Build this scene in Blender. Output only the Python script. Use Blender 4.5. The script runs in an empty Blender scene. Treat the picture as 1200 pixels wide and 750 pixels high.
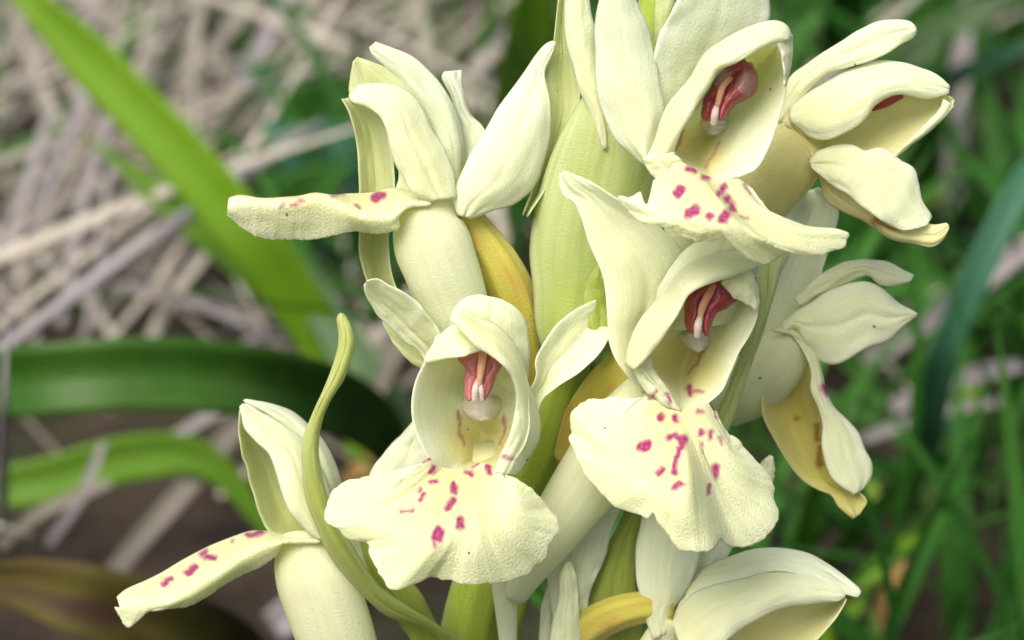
import bpy, math, random
import numpy as np
from mathutils import Vector, Matrix

# ------------------------------------------------------------------ camera, world, sun, exposure
# One scene unit is 10 cm of the real meadow.
D = 2.4                       # camera to the plane of sharp focus through the flower spike
K = 1.0 / 1500.0              # one layout step (1/150 cm) in scene units
PITCH = math.radians(24)
FWD = np.array([0, math.cos(PITCH), -math.sin(PITCH)])
UP = np.array([0, math.sin(PITCH), math.cos(PITCH)])
RIGHT = np.array([1.0, 0, 0])
TARGET = np.array([0, 0, 1.15])
CAM = TARGET - FWD * D

scene = bpy.context.scene
col = scene.collection
cd = bpy.data.cameras.new('camera')
cam = bpy.data.objects.new('camera', cd); col.objects.link(cam)
cam.location = CAM; cam.rotation_euler = (math.pi / 2 - PITCH, 0, 0)
cd.sensor_width = 36; cd.lens = 36 * D / (1200 * K)
cd.clip_start = 0.05; cd.clip_end = 2000
cd.dof.use_dof = True; cd.dof.focus_distance = D - 60 * K; cd.dof.aperture_fstop = 4.0
scene.camera = cam

SUN_EL, SUN_AZ = math.radians(58), math.radians(215)     # azimuth clockwise from +Y
world = bpy.data.worlds.new('World'); scene.world = world; world.use_nodes = True
wn = world.node_tree.nodes; wl = world.node_tree.links
sky = wn.new('ShaderNodeTexSky'); sky.sky_type = 'NISHITA'; sky.sun_disc = False
sky.sun_elevation = SUN_EL; sky.sun_rotation = SUN_AZ
sky.air_density = 0.7; sky.dust_density = 6.0; sky.ozone_density = 0.6
wl.new(sky.outputs[0], wn['Background'].inputs[0]); wn['Background'].inputs[1].default_value = 0.14

sd = bpy.data.lights.new('sun', 'SUN'); sd.energy = 1.5; sd.angle = math.radians(45); sd.color = (1, .98, .94)
sun = bpy.data.objects.new('sun', sd); col.objects.link(sun)
sv = Vector((math.sin(SUN_AZ) * math.cos(SUN_EL), math.cos(SUN_AZ) * math.cos(SUN_EL), math.sin(SUN_EL)))
sun.rotation_euler = sv.to_track_quat('Z', 'Y').to_euler()
sun.location = (0, 0, 6)

vs = scene.view_settings
vs.view_transform = 'Standard'; vs.look = 'None'; vs.gamma = 1; vs.use_curve_mapping = False; vs.exposure = 0.72
scene.render.engine = 'CYCLES'
scene.cycles.use_denoising = True
scene.cycles.max_bounces = 7; scene.cycles.diffuse_bounces = 5; scene.cycles.transmission_bounces = 6; scene.cycles.use_adaptive_sampling = True; scene.cycles.adaptive_threshold = .025
scene.cycles.caustics_reflective = False; scene.cycles.caustics_refractive = False

rng = np.random.default_rng(7)
random.seed(7)

# ------------------------------------------------------------------ layout helpers
def at(p):
    """layout (x right, y down, z towards the viewer) -> world"""
    p = np.asarray(p, float).reshape(-1, 3)
    d = D - p[:, 2] * K
    s = d / D * K
    return CAM + d[:, None] * FWD + ((p[:, 0] - 600) * s)[:, None] * RIGHT + ((375 - p[:, 1]) * s)[:, None] * UP

def zh(x, y, h):
    """layout depth of the point seen at (x, y) that is h above the ground"""
    dirz = FWD[2] + UP[2] * (375 - y) * K / D
    return (D - (h - CAM[2]) / dirz) / K

def interp(vals, n):
    if np.isscalar(vals): return np.full(n, float(vals))
    vals = np.asarray(vals, float)
    if len(vals) < 3: return np.interp(np.linspace(0, 1, n), np.linspace(0, 1, len(vals)), vals)
    return spline(np.stack([np.linspace(0, 1, len(vals)), vals], 1), n, uniform=False)[:, 1]

def spline(pts, n, uniform=True):
    """Catmull-Rom through pts, n samples (even in arc length if uniform)"""
    pts = np.asarray(pts, float)
    m = len(pts)
    if m == 1: return np.repeat(pts, n, 0)
    if m == 2: return pts[0] + (pts[1] - pts[0]) * np.linspace(0, 1, n)[:, None]
    seg = np.linalg.norm(np.diff(pts, axis=0), axis=1) ** 0.5 + 1e-6
    t = np.concatenate([[0], np.cumsum(seg)])
    if not uniform: t = np.linspace(0, 1, m)
    tan = np.zeros_like(pts)
    h = np.diff(t)
    dl = np.diff(pts, axis=0) / h[:, None]
    tan[1:-1] = (dl[:-1] * h[1:, None] + dl[1:] * h[:-1, None]) / (h[1:] + h[:-1])[:, None]
    tan[0] = dl[0]; tan[-1] = dl[-1]
    k = max(n * 4, 60) if uniform else n
    q = np.linspace(t[0], t[-1], k)
    i = np.clip(np.searchsorted(t, q, side='right') - 1, 0, m - 2)
    u = ((q - t[i]) / h[i])[:, None]; hi = h[i][:, None]
    out = (2*u**3-3*u**2+1)*pts[i] + (u**3-2*u**2+u)*hi*tan[i] + (-2*u**3+3*u**2)*pts[i+1] + (u**3-u**2)*hi*tan[i+1]
    if not uniform: return out
    L = np.concatenate([[0], np.cumsum(np.linalg.norm(np.diff(out, axis=0), axis=1))])
    w = np.linspace(0, L[-1], n)
    return np.stack([np.interp(w, L, out[:, c]) for c in range(out.shape[1])], 1)

def noise1(n, cells, seed):
    r = np.random.default_rng(seed)
    v = r.uniform(-1, 1, cells + 1)
    x = np.linspace(0, cells, n); i = np.clip(x.astype(int), 0, cells - 1); f = x - i; f = f*f*(3-2*f)
    return v[i] * (1-f) + v[i+1] * f

def noise2(n, m, a, b, seed):
    r = np.random.default_rng(seed)
    v = r.uniform(-1, 1, (a + 1, b + 1))
    x = np.linspace(0, a, n); i = np.clip(x.astype(int), 0, a - 1); f = (x - i)[:, None]; f = f*f*(3-2*f)
    y = np.linspace(0, b, m); j = np.clip(y.astype(int), 0, b - 1); g = (y - j)[None]; g = g*g*(3-2*g)
    A = v[np.ix_(i, j)]; B = v[np.ix_(i+1, j)]; C = v[np.ix_(i, j+1)]; E = v[np.ix_(i+1, j+1)]
    return (A*(1-f)+B*f)*(1-g) + (C*(1-f)+E*f)*g

SEED = [0]
def seed():
    SEED[0] += 1
    return SEED[0]

def link(name, verts, faces, mat, parent, uv=None, attrs=None, smooth=True):
    me = bpy.data.meshes.new(name)
    faces = np.asarray(faces, np.int32)
    me.vertices.add(len(verts)); me.vertices.foreach_set('co', np.asarray(verts, np.float32).ravel())
    me.loops.add(faces.size); me.loops.foreach_set('vertex_index', faces.ravel())
    k = faces.shape[1]
    me.polygons.add(len(faces)); me.polygons.foreach_set('loop_start', np.arange(0, faces.size, k, dtype=np.int32))
    me.polygons.foreach_set('use_smooth', np.full(len(faces), smooth))
    me.update(calc_edges=True)
    if uv is not None:
        l = me.uv_layers.new(name='UVMap')
        l.data.foreach_set('uv', np.asarray(uv, np.float32)[faces.ravel()].ravel())
    for nm, v in (attrs or {}).items():
        a = me.attributes.new(nm, 'FLOAT', 'POINT'); a.data.foreach_set('value', np.asarray(v, np.float32))
    me.validate()
    o = bpy.data.objects.new(name, me); col.objects.link(o)
    if mat: me.materials.append(mat)
    if parent:
        o.parent = parent
        if parent.parent is None: o.matrix_parent_inverse = Matrix.Translation(-parent.location)
    return o

def spotmask(P, spots, soft=4.2):
    m = np.zeros(len(P))
    X, Y = P[:, 0].copy(), P[:, 1].copy()
    if soft < 10:
        P = P.copy()
        P[:, 0] += 1.0 * np.sin(X * .31 + Y * .23 + 1) + .5 * np.sin(Y * .57 - X * .4)
        P[:, 1] += 1.0 * np.sin(Y * .29 - X * .26) + .5 * np.sin(X * .52 + Y * .4 + 2)
    for s in spots:
        if len(s) == 3: x1, y1, r = s; x2, y2 = x1, y1
        else: x1, y1, x2, y2, r = s
        a = np.array([x1, y1]); b = np.array([x2, y2]); ab = b - a
        q = P[:, :2] - a
        t = np.clip((q @ ab) / max(ab @ ab, 1e-6), 0, 1)
        dd = np.linalg.norm(q - t[:, None] * ab, axis=1)
        m = np.maximum(m, np.clip((r * 1.32 + soft / 2 - dd) / soft, 0, 1))
    return m

def shell(name, parent, mat, G, th, spots=None, lip=False, yellow=None, und=1.2):
    """G: grid (nu, nv, 3) in layout space -> a closed thin solid whose thickness tapers to the rim"""
    nu, nv = G.shape[:2]
    if und: G = G.copy(); G[..., 2] += und * noise2(nu, nv, 5, 4, seed()) + und * .5 * noise2(nu, nv, 11, 9, seed())
    du = np.gradient(G, axis=0); dv = np.gradient(G, axis=1)
    N = np.cross(du, dv); N /= np.linalg.norm(N, axis=2, keepdims=True) + 1e-9
    bad = np.linalg.norm(np.cross(du, dv), axis=2) < 1e-6
    N[bad] = (0, 0, 1)
    a = np.linspace(0, 1, nu)[:, None]; b = np.linspace(0, 1, nv)[None]
    e = np.minimum(np.minimum(a, 1 - a) * nu / 5, np.minimum(b, 1 - b) * nv / 5)
    t = th * (0.3 + 0.7 * np.clip(e, 0, 1) ** .5)
    F = (G + N * t[..., None] / 2).reshape(-1, 3); B = (G - N * t[..., None] / 2).reshape(-1, 3)
    n = nu * nv
    idx = np.arange(n).reshape(nu, nv)
    q = np.stack([idx[:-1, :-1], idx[1:, :-1], idx[1:, 1:], idx[:-1, 1:]], -1).reshape(-1, 4)
    loop = np.concatenate([idx[:, 0], idx[-1, 1:], idx[-2::-1, -1], idx[0, -2:0:-1]])
    nx = np.roll(loop, -1)
    rim = np.stack([loop, loop + n, nx + n, nx], -1)
    faces = np.concatenate([q, q[:, ::-1] + n, rim])
    U = np.stack([np.broadcast_to(b, (nu, nv)), np.broadcast_to(a, (nu, nv))], -1).reshape(-1, 2)
    if lip: U = U[:, ::-1]
    uv = np.concatenate([U, U])
    at_ = {}
    m = np.zeros(2 * n)
    if spots is not None:
        mm = spotmask(G.reshape(-1, 3), spots); m = np.concatenate([mm, mm])
    at_['spot'] = m
    if yellow:
        yy = spotmask(G.reshape(-1, 3), yellow, 26.0); at_['yel'] = np.concatenate([yy, yy])
    rimv = np.broadcast_to(np.clip(1 - e * .8, 0, 1), (nu, nv)).reshape(-1)
    at_['rim'] = np.concatenate([rimv, rimv])
    return link(name, at(np.concatenate([F, B])), faces, mat, parent, uv, at_)

def petal(name, parent, mat, L, R, z=(0, 10, 0), off=0, n=(44, 22), th=3.4, ruf=1.2, spots=None, mx=None, und=2.2, wave=3.0):
    """a sheet between two edges L and R, both from base to tip; z = depth of left edge, middle, right edge"""
    nu, nv = n
    A = spline(L, nu); B = spline(R, nu)
    za, zm, zb = (interp(v, nu) + off for v in z)
    w = np.linalg.norm(A - B, axis=1)
    taper = np.clip(w / 20, 0, 1)
    dirn = (B - A) / (w[:, None] + 1e-6)
    A = A + dirn * (noise1(nu, 9, seed()) * ruf * taper)[:, None]
    B = B + dirn * (noise1(nu, 9, seed()) * ruf * taper)[:, None]
    av = (za + zb) / 2
    zm = np.where(zm > av, av + .5 * (zm - av), zm)
    A3 = np.concatenate([A, za[:, None]], 1); B3 = np.concatenate([B, zb[:, None]], 1)
    M2 = (A + B) / 2
    if mx is not None:
        M2 = M2 + (interp(mx, nu) * w)[:, None] * dirn
    M3 = np.concatenate([M2, zm[:, None]], 1)
    v = np.linspace(0, 1, nv)[None, :, None]
    G = A3[:, None]*(1-v)*(1-2*v) + M3[:, None]*4*v*(1-v) + B3[:, None]*v*(2*v-1)
    G[..., 2] -= np.clip(w / 40, 0, 1)[:, None] * 1.8 * np.exp(-((v[..., 0] - .5) / .06) ** 2)
    if wave:
        e = (2 * np.abs(v[..., 0] - .5)) ** 3
        G[..., 2] += wave * e * (noise1(nu, 8, seed())[:, None] * (v[..., 0] < .5) + noise1(nu, 8, seed())[:, None] * (v[..., 0] >= .5))
    return shell(name, parent, mat, G, th, spots, und=und)

def fan(name, parent, mat, curves, off=0, n=(220, 90), th=4.5, spots=None, frill=0.0, wave=0.0, und=1.5, groove=0.0):
    """a sheet lofted through curves [(pts, z)], first = base edge, last = free margin"""
    nu, nv = n
    C = []
    for k, (pts, z) in enumerate(curves):
        c = spline(pts, nu); zz = interp(z, nu) + off
        C.append(np.concatenate([c, zz[:, None]], 1))
    if frill:
        d = C[-1][:, :2] - C[-2][:, :2]; d /= np.linalg.norm(d, axis=1, keepdims=True) + 1e-6
        f = noise1(nu, 40, seed()) * .6 + noise1(nu, 110, seed()) * .5
        C[-1][:, :2] += d * (f * frill)[:, None]
    C = np.stack(C, 1)
    G = np.stack([spline(C[i], nv, uniform=False) for i in range(nu)])
    v = np.linspace(0, 1, nv)[None]
    if wave: G[..., 2] += wave * v ** 3 * (noise1(nu, 16, seed()) + .5 * noise1(nu, 34, seed()))[:, None]
    if groove: G[..., 2] += groove * np.sin(v * np.pi) ** .7 * (noise1(nu, 30, seed()) + .6 * noise1(nu, 60, seed()))[:, None]
    return shell(name, parent, mat, G, th, spots, lip=True, und=und)

def hood(parent, cs, off, spots, yellow):
    nu, nv = 90, 80
    zs = [interp(z, nu) for p, z in cs]
    zs = [np.where(z < 0, z * .68, z) for z in zs]
    C = np.stack([np.concatenate([spline(p, nu), (z + off)[:, None]], 1) for (p, _), z in zip(cs, zs)], 1)
    G = np.stack([spline(C[i], nv, uniform=False) for i in range(nu)])
    return shell('hood_wall', parent, M['petal'], G, 4, spots, yellow=yellow, und=1.0)

def tube(name, parent, mat, path, radii, off=0, flat=0.8, n=(36, 28), ribs=0, rib=0.0, spots=None, cap=True):
    """a round body swept along path [(x, y, z)]"""
    nu, nv = n
    P = spline(path, nu); P[:, 2] += off
    r = interp(radii, nu)
    T = np.gradient(P, axis=0); T /= np.linalg.norm(T, axis=1, keepdims=True) + 1e-9
    S = np.cross(T, np.array([0, 0, 1.0])); S /= np.linalg.norm(S, axis=1, keepdims=True) + 1e-9
    Q = np.cross(S, T)
    th = np.linspace(0, 2 * np.pi, nv, endpoint=False)
    rr = r[:, None] * (1 + rib * np.cos(ribs * th)[None] if ribs else np.ones((1, nv)))
    rr = rr * (1 + .03 * noise2(nu, nv, 6, 6, seed()) * np.sin(th/2)[None])
    V = P[:, None] + S[:, None] * (rr * np.cos(th))[..., None] + Q[:, None] * (rr * flat * np.sin(th))[..., None]
    idx = np.arange(nu * nv).reshape(nu, nv); nx = np.roll(idx, -1, 1)
    faces = np.stack([idx[:-1], idx[1:], nx[1:], nx[:-1]], -1).reshape(-1, 4)
    V = V.reshape(-1, 3)
    U = np.stack([np.broadcast_to(np.linspace(0, 1, nv)[None], (nu, nv)), np.broadcast_to(np.linspace(0, 1, nu)[:, None], (nu, nv))], -1).reshape(-1, 2)
    V = np.concatenate([V, P[:1], P[-1:]]); U = np.concatenate([U, [[.5, 0], [.5, 1]]])
    a, b = nu * nv, nu * nv + 1
    c0 = np.stack([idx[0], nx[0], np.full(nv, a), np.full(nv, a)], -1)
    c1 = np.stack([nx[-1], idx[-1], np.full(nv, b), np.full(nv, b)], -1)
    # caps as degenerate-free triangles: split every cap into quads around the centre
    c0 = np.stack([idx[0][::2], idx[0][1::2], np.roll(idx[0], -2)[::2], np.full(nv // 2, a)], -1)
    c1 = np.stack([np.roll(idx[-1], -2)[::2], idx[-1][1::2], idx[-1][::2], np.full(nv // 2, b)], -1)
    faces = np.concatenate([faces, c0, c1])
    m = np.zeros(len(V))
    if spots: m = spotmask(V, spots)
    return link(name, at(V), faces, mat, parent, U, {'spot': m, 'rim': np.zeros(len(V))})

def empty(name, loc, parent=None, label=None, category=None, group=None):
    o = bpy.data.objects.new(name, None); col.objects.link(o)
    o.empty_display_size = .05
    if parent is None: o.location = loc
    o.parent = parent
    return tag(o, label, category, group)

def tag(o, label=None, category=None, group=None, kind=None):
    if label: o['label'] = label
    if category: o['category'] = category
    if group: o['group'] = group
    if kind: o['kind'] = kind
    return o

# ------------------------------------------------------------------ materials
class NT:
    def __init__(s, name):
        s.m = bpy.data.materials.new(name); s.m.use_nodes = True
        s.t = s.m.node_tree; s.t.nodes.clear()
    def n(s, t, **k):
        x = s.t.nodes.new('ShaderNode' + t)
        for a, b in k.items(): setattr(x, a, b)
        return x
    def l(s, a, b): s.t.links.new(a, b)
    def val(s, sock, v):
        if hasattr(v, 'is_linked') or hasattr(v, 'links'): s.l(v, sock)
        else: sock.default_value = v
    def mix(s, f, a, b, mode='MIX'):
        x = s.n('Mix', data_type='RGBA', blend_type=mode)
        s.val(x.inputs[0], f)
        for i, v in ((6, a), (7, b)):
            if isinstance(v, tuple): v = v + (1,) if len(v) == 3 else v
            s.val(x.inputs[i], v)
        return x.outputs[2]
    def math(s, op, a, b=0.0, clamp=False):
        x = s.n('Math', operation=op, use_clamp=clamp)
        s.val(x.inputs[0], a); s.val(x.inputs[1], b)
        return x.outputs[0]
    def rng(s, v, a, b, c=0.0, d=1.0):
        x = s.n('MapRange'); s.val(x.inputs[0], v)
        for i, q in enumerate((a, b, c, d)): x.inputs[i + 1].default_value = q
        return x.outputs[0]
    def noise(s, vec, scale, detail=2.0, rough=.5):
        x = s.n('TexNoise'); s.l(vec, x.inputs['Vector']); x.inputs['Scale'].default_value = scale
        x.inputs['Detail'].default_value = detail; x.inputs['Roughness'].default_value = rough
        return x.outputs[0]
    def scaled(s, vec, xyz):
        x = s.n('Mapping'); s.l(vec, x.inputs[0]); x.inputs['Scale'].default_value = xyz
        return x.outputs[0]
    def attr(s, nm): return s.n('Attribute', attribute_name=nm).outputs['Fac']

def petal_mat(name, main, base, edge, spotcol=(.40, .012, .17), vein=.25, trans=.42, gloss=.25, rough=.5, bump=.35, basepow=2.2, veins=26, tcol=None, brown=None):
    t = NT(name)
    tc = t.n('TexCoord'); uv = tc.outputs['UV']; ob = tc.outputs['Object']
    sx = t.n('SeparateXYZ'); t.l(uv, sx.inputs[0])
    along = sx.outputs[1]
    f = t.math('POWER', t.math('SUBTRACT', 1.0, along, True), basepow)
    c = t.mix(f, main, base)
    big = t.rng(t.noise(ob, 14, 3), .35, .7)
    c = t.mix(t.math('MULTIPLY', big, .35), c, edge)
    ed_ = t.math('POWER', t.math('ABSOLUTE', t.math('SUBTRACT', t.math('MULTIPLY', sx.outputs[0], 2.0), 1.0)), 3.0)
    c = t.mix(t.math('MULTIPLY', ed_, .6), c, edge)
    c = t.mix(t.math('MULTIPLY', t.attr('rim'), .5), c, edge)
    c = t.mix(t.math('MULTIPLY', t.attr('yel'), .85), c, (.80, .72, .27))
    vn = t.noise(t.scaled(uv, (veins, 1.2, 1)), 1.0, 3, .6)
    vs_ = t.rng(vn, .42, .62)
    dark = tuple(x * y for x, y in zip(main, (.76, .84, .52)))
    c = t.mix(t.math('MULTIPLY', vs_, vein), c, dark)
    if brown:
        bn = t.rng(t.noise(t.scaled(uv, (5, 2.0, 1)), 1.0, 3), .50, .68)
        c = t.mix(t.math('MULTIPLY', bn, .8), c, brown)
    # pigment spots
    sp = t.attr('spot')
    gr = t.noise(ob, 420, 2, .7)
    sm = t.math('MULTIPLY', sp, t.rng(gr, .30, .58, .8, 1.0), True)
    c = t.mix(sm, c, spotcol)
    # rare dust specks
    sk = t.rng(t.noise(ob, 170, 0), .885, .90)
    c = t.mix(t.math('MULTIPLY', sk, .8), c, (.05, .04, .03))
    b1 = t.noise(ob, 620, 1); b2 = vn
    h = t.math('ADD', t.math('MULTIPLY', b1, 1.1), t.math('MULTIPLY', b2, .5))
    bp = t.n('Bump'); bp.inputs['Strength'].default_value = bump; bp.inputs['Distance'].default_value = .0016
    t.l(h, bp.inputs['Height'])
    p = t.n('BsdfPrincipled'); t.l(c, p.inputs['Base Color']); t.l(bp.outputs[0], p.inputs['Normal'])
    p.inputs['Roughness'].default_value = rough; p.inputs['Specular IOR Level'].default_value = gloss
    p.inputs['Sheen Weight'].default_value = .08
    tr = t.n('BsdfTranslucent'); t.l(bp.outputs[0], tr.inputs['Normal'])
    t.l(t.mix(1.0, c, tcol or (.98, 1.0, .80), 'MULTIPLY'), tr.inputs['Color'])
    mx = t.n('MixShader'); mx.inputs[0].default_value = trans
    t.l(p.outputs[0], mx.inputs[1]); t.l(tr.outputs[0], mx.inputs[2])
    o = t.n('OutputMaterial'); t.l(mx.outputs[0], o.inputs[0])
    return t.m

M = {}
M['petal'] = petal_mat('cream_petal', (.83, .86, .60), (.81, .81, .44), (.89, .91, .77))
M['lip'] = petal_mat('lip_petal', (.85, .87, .58), (.84, .81, .38), (.90, .92, .78), vein=.42, bump=.5, veins=85, basepow=1.6)
M['pale'] = petal_mat('pale_sepal', (.79, .83, .65), (.79, .81, .48), (.86, .89, .78), veins=14)
M['greenish'] = petal_mat('greenish_sepal', (.66, .70, .36), (.52, .58, .16), (.74, .78, .48), veins=16, vein=.35)
M['bract'] = petal_mat('pale_green_bract', (.60, .67, .30), (.40, .50, .06), (.70, .75, .44), basepow=1.3, veins=15, vein=.6, gloss=.35, rough=.42)
M['leafbract'] = petal_mat('green_bract', (.42, .50, .075), (.33, .43, .04), (.54, .60, .18), veins=18, vein=.55, gloss=.35, rough=.42)
M['curl'] = petal_mat('curled_bract', (.52, .58, .16), (.38, .46, .05), (.68, .72, .38), veins=12, vein=.5, gloss=.35, rough=.42)
M['stem'] = petal_mat('stem_skin', (.36, .46, .05), (.26, .36, .03), (.42, .52, .12), veins=40, vein=.5, trans=.1)
M['ovary'] = petal_mat('ochre_ovary', (.52, .45, .07), (.45, .42, .05), (.62, .55, .16), veins=12, vein=.35, trans=.15, brown=(.50, .27, .06))
M['throat'] = petal_mat('throat', (.84, .78, .36), (.86, .82, .52), (.84, .80, .46), spotcol=(.42, .12, .08), vein=.1, basepow=.9)
M['yellow'] = petal_mat('yellow_lip_back', (.82, .79, .42), (.78, .68, .24), (.83, .81, .52), spotcol=(.45, .26, .05), vein=.3)
M['shadedlip'] = petal_mat('shaded_olive_lip', (.64, .60, .17), (.58, .48, .10), (.74, .70, .34), spotcol=(.34, .17, .03), vein=.4)  # petal colour made darker and yellower to paint in the lip underside's shade
M['stigma'] = petal_mat('stigma', (.84, .80, .68), (.80, .66, .62), (.86, .83, .72), vein=.1, trans=.4, gloss=.5, rough=.35)
M['anther'] = petal_mat('anther', (.33, .022, .028), (.28, .04, .05), (.38, .07, .07), spotcol=(.40, .20, .17), vein=.5, trans=.12, gloss=.6, rough=.3, veins=8)
M['antherpink'] = petal_mat('anther_pink', (.55, .12, .14), (.50, .10, .10), (.62, .25, .24), vein=.4, trans=.2, gloss=.6, rough=.3, veins=8)
M['connective'] = petal_mat('connective', (.72, .36, .22), (.55, .10, .06), (.80, .52, .34), vein=.2, trans=.2, veins=6)
M['rostellum'] = petal_mat('rostellum', (.84, .73, .68), (.76, .50, .52), (.87, .80, .72), vein=.1, trans=.4, gloss=.5, rough=.3)

def leaf_mat(name, main, alt, rough=.4, trans=.3, streak=40, spec=.4, dry=None):
    t = NT(name)
    tc = t.n('TexCoord'); uv = tc.outputs['UV']; ob = tc.outputs['Object']
    c = t.mix(t.rng(t.noise(ob, 6, 3), .35, .65), main, alt)
    st = t.noise(t.scaled(uv, (streak, .8, 1)), 1.0, 2)
    c = t.mix(t.math('MULTIPLY', t.rng(st, .4, .65), .45), c, tuple(x * .55 for x in main))
    c = t.mix(t.math('MULTIPLY', t.attr('tone'), 1.0), c, tuple(min(1, x * 2.0 + .01) for x in alt))
    if dry: c = t.mix(t.rng(t.noise(t.scaled(uv, (2.0, 3.0, 1)), 1.0, 4), .45, .6), c, dry)
    bp = t.n('Bump'); bp.inputs['Strength'].default_value = .4; bp.inputs['Distance'].default_value = .003
    t.l(st, bp.inputs['Height'])
    p = t.n('BsdfPrincipled'); t.l(c, p.inputs['Base Color']); t.l(bp.outputs[0], p.inputs['Normal'])
    p.inputs['Roughness'].default_value = rough; p.inputs['Specular IOR Level'].default_value = spec
    tr = t.n('BsdfTranslucent'); t.l(c, tr.inputs['Color'])
    mx = t.n('MixShader'); mx.inputs[0].default_value = trans
    t.l(p.outputs[0], mx.inputs[1]); t.l(tr.outputs[0], mx.inputs[2])
    o = t.n('OutputMaterial'); t.l(mx.outputs[0], o.inputs[0])
    return t.m

M['fresh'] = leaf_mat('fresh_green_leaf', (.17, .36, .012), (.24, .44, .03))
M['olive'] = leaf_mat('yellow_green_leaf', (.11, .25, .012), (.15, .30, .03), spec=.25)
M['deep'] = leaf_mat('deep_green_leaf', (.028, .105, .008), (.07, .16, .02), streak=24, spec=.25)
M['mid'] = leaf_mat('mid_green_leaf', (.026, .115, .012), (.05, .16, .02), rough=.5, spec=.2)
M['blue'] = leaf_mat('blue_green_blade', (.04, .15, .075), (.07, .20, .11), rough=.5, spec=.25)
M['sage'] = leaf_mat('sage_blade', (.12, .21, .09), (.17, .25, .13), rough=.5, spec=.25)
M['straw'] = leaf_mat('straw', (.20, .18, .135), (.32, .295, .24), rough=.6, trans=.12, spec=.25)
M['greystraw'] = leaf_mat('grey_straw', (.30, .27, .265), (.39, .36, .36), rough=.55, trans=.1, spec=.3)
M['tan'] = leaf_mat('tan_dry_leaf', (.42, .25, .08), (.50, .34, .14), rough=.6, trans=.15, spec=.2)
M['deadleaf'] = leaf_mat('dead_leaf', (.06, .055, .010), (.10, .08, .015), rough=.6, trans=.1, spec=.15, dry=(.028, .014, .007), streak=14)

# ------------------------------------------------------------------ the ground
def ground_mat():
    t = NT('soil')
    tc = t.n('TexCoord'); ob = tc.outputs['Object']
    a = t.rng(t.noise(ob, 5, 6, .6), .35, .68)
    c = t.mix(a, (.022, .016, .010), (.075, .055, .038))
    c = t.mix(t.rng(t.noise(ob, 1.2, 3), .5, .62), c, (.030, .045, .014))
    bp = t.n('Bump'); bp.inputs['Strength'].default_value = .9; bp.inputs['Distance'].default_value = .05
    t.l(t.noise(ob, 16, 6, .7), bp.inputs['Height'])
    p = t.n('BsdfPrincipled'); t.l(c, p.inputs['Base Color']); t.l(bp.outputs[0], p.inputs['Normal'])
    p.inputs['Roughness'].default_value = .9; p.inputs['Specular IOR Level'].default_value = .2
    o = t.n('OutputMaterial'); t.l(p.outputs[0], o.inputs[0])
    return t.m
n = 161
g = np.sinh(np.linspace(-1, 1, n) * 6.2) / np.sinh(6.2) * 900
gx, gy = np.meshgrid(g, g + 2, indexing='ij')
rr = np.hypot(gx, gy - 2)
gz = (.03 * noise2(n, n, 60, 60, 991) + .02 * noise2(n, n, 110, 110, 992)) * np.clip(1 - rr / 40, 0, 1)
gz = np.where(rr < 6, gz * .8, gz) - .03
idx = np.arange(n * n).reshape(n, n)
q = np.stack([idx[:-1, :-1], idx[1:, :-1], idx[1:, 1:], idx[:-1, 1:]], -1).reshape(-1, 4)
tag(link('ground', np.stack([gx, gy, gz], -1).reshape(-1, 3), q, ground_mat(), None), 'dark brown meadow soil under the grass', 'ground', kind='structure')

# ------------------------------------------------------------------ grass and straw behind the spike
def blades_mesh(name, roots, length, width, lean, az, curl, mats, roll, tone, seg=6):
    """many thin V-folded blades in one mesh"""
    nb = len(roots); s = np.linspace(0, 1, seg + 1)
    th = lean[:, None] + curl[:, None] * s[None]                       # angle from vertical along the blade
    ds = length[:, None] / seg
    hx = np.concatenate([np.zeros((nb, 1)), np.cumsum(np.sin(th[:, :-1]) * ds, 1)], 1)
    hz = np.concatenate([np.zeros((nb, 1)), np.cumsum(np.cos(th[:, :-1]) * ds, 1)], 1)
    wob = rng.normal(0, .035, (nb, 1)) * np.sin(s * 5 + rng.uniform(0, 6, (nb, 1))) * length[:, None]
    cx, sx = np.cos(az)[:, None], np.sin(az)[:, None]
    P = np.stack([roots[:, :1] + hx * cx - wob * sx, roots[:, 1:2] + hx * sx + wob * cx, np.maximum(roots[:, 2:3] + hz, .006)], -1)
    T = np.gradient(P, axis=1); T /= np.linalg.norm(T, axis=2, keepdims=True) + 1e-9
    side = np.stack([-sx * np.ones_like(hx), cx * np.ones_like(hx), np.zeros_like(hx)], -1)
    nrm = np.cross(T, side)
    side = side * np.cos(roll)[:, None, None] + nrm * np.sin(roll)[:, None, None]
    nrm = np.cross(T, side)
    w = width[:, None] * np.clip(np.minimum(1.0, .55 + s * 2)[None] * (1 - s[None] ** 3) + .04, 0, 1)
    A = P - side * w[..., None] / 2; B = P + side * w[..., None] / 2; Mi = P + nrm * w[..., None] * .18
    V = np.stack([A, Mi, B], 2)                                          # nb, seg+1, 3, 3
    k = seg + 1
    base = np.arange(nb)[:, None, None] * k * 3 + np.arange(seg)[None, :, None] * 3 + np.arange(2)[None, None]
    F = np.stack([base, base + 1, base + 4, base + 3], -1).reshape(-1, 4)
    uv = np.stack(np.broadcast_arrays(np.array([0, .5, 1.0])[None, None], s[None, :, None], np.zeros((nb, 1, 1)))[:2], -1).reshape(-1, 2)
    tn = np.broadcast_to(tone[:, None, None], (nb, k, 3)).reshape(-1)
    o = link(name, V.reshape(-1, 3), F, mats[0], None, uv, {'tone': tn})
    return o

def scatter(cnt, x0, x1, y0, y1, keep):
    p = np.stack([rng.uniform(x0, x1, cnt), rng.uniform(y0, y1, cnt), np.full(cnt, -.02)], 1)
    return p[keep(p[:, 0], p[:, 1], rng.uniform(0, 1, cnt))]

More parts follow.
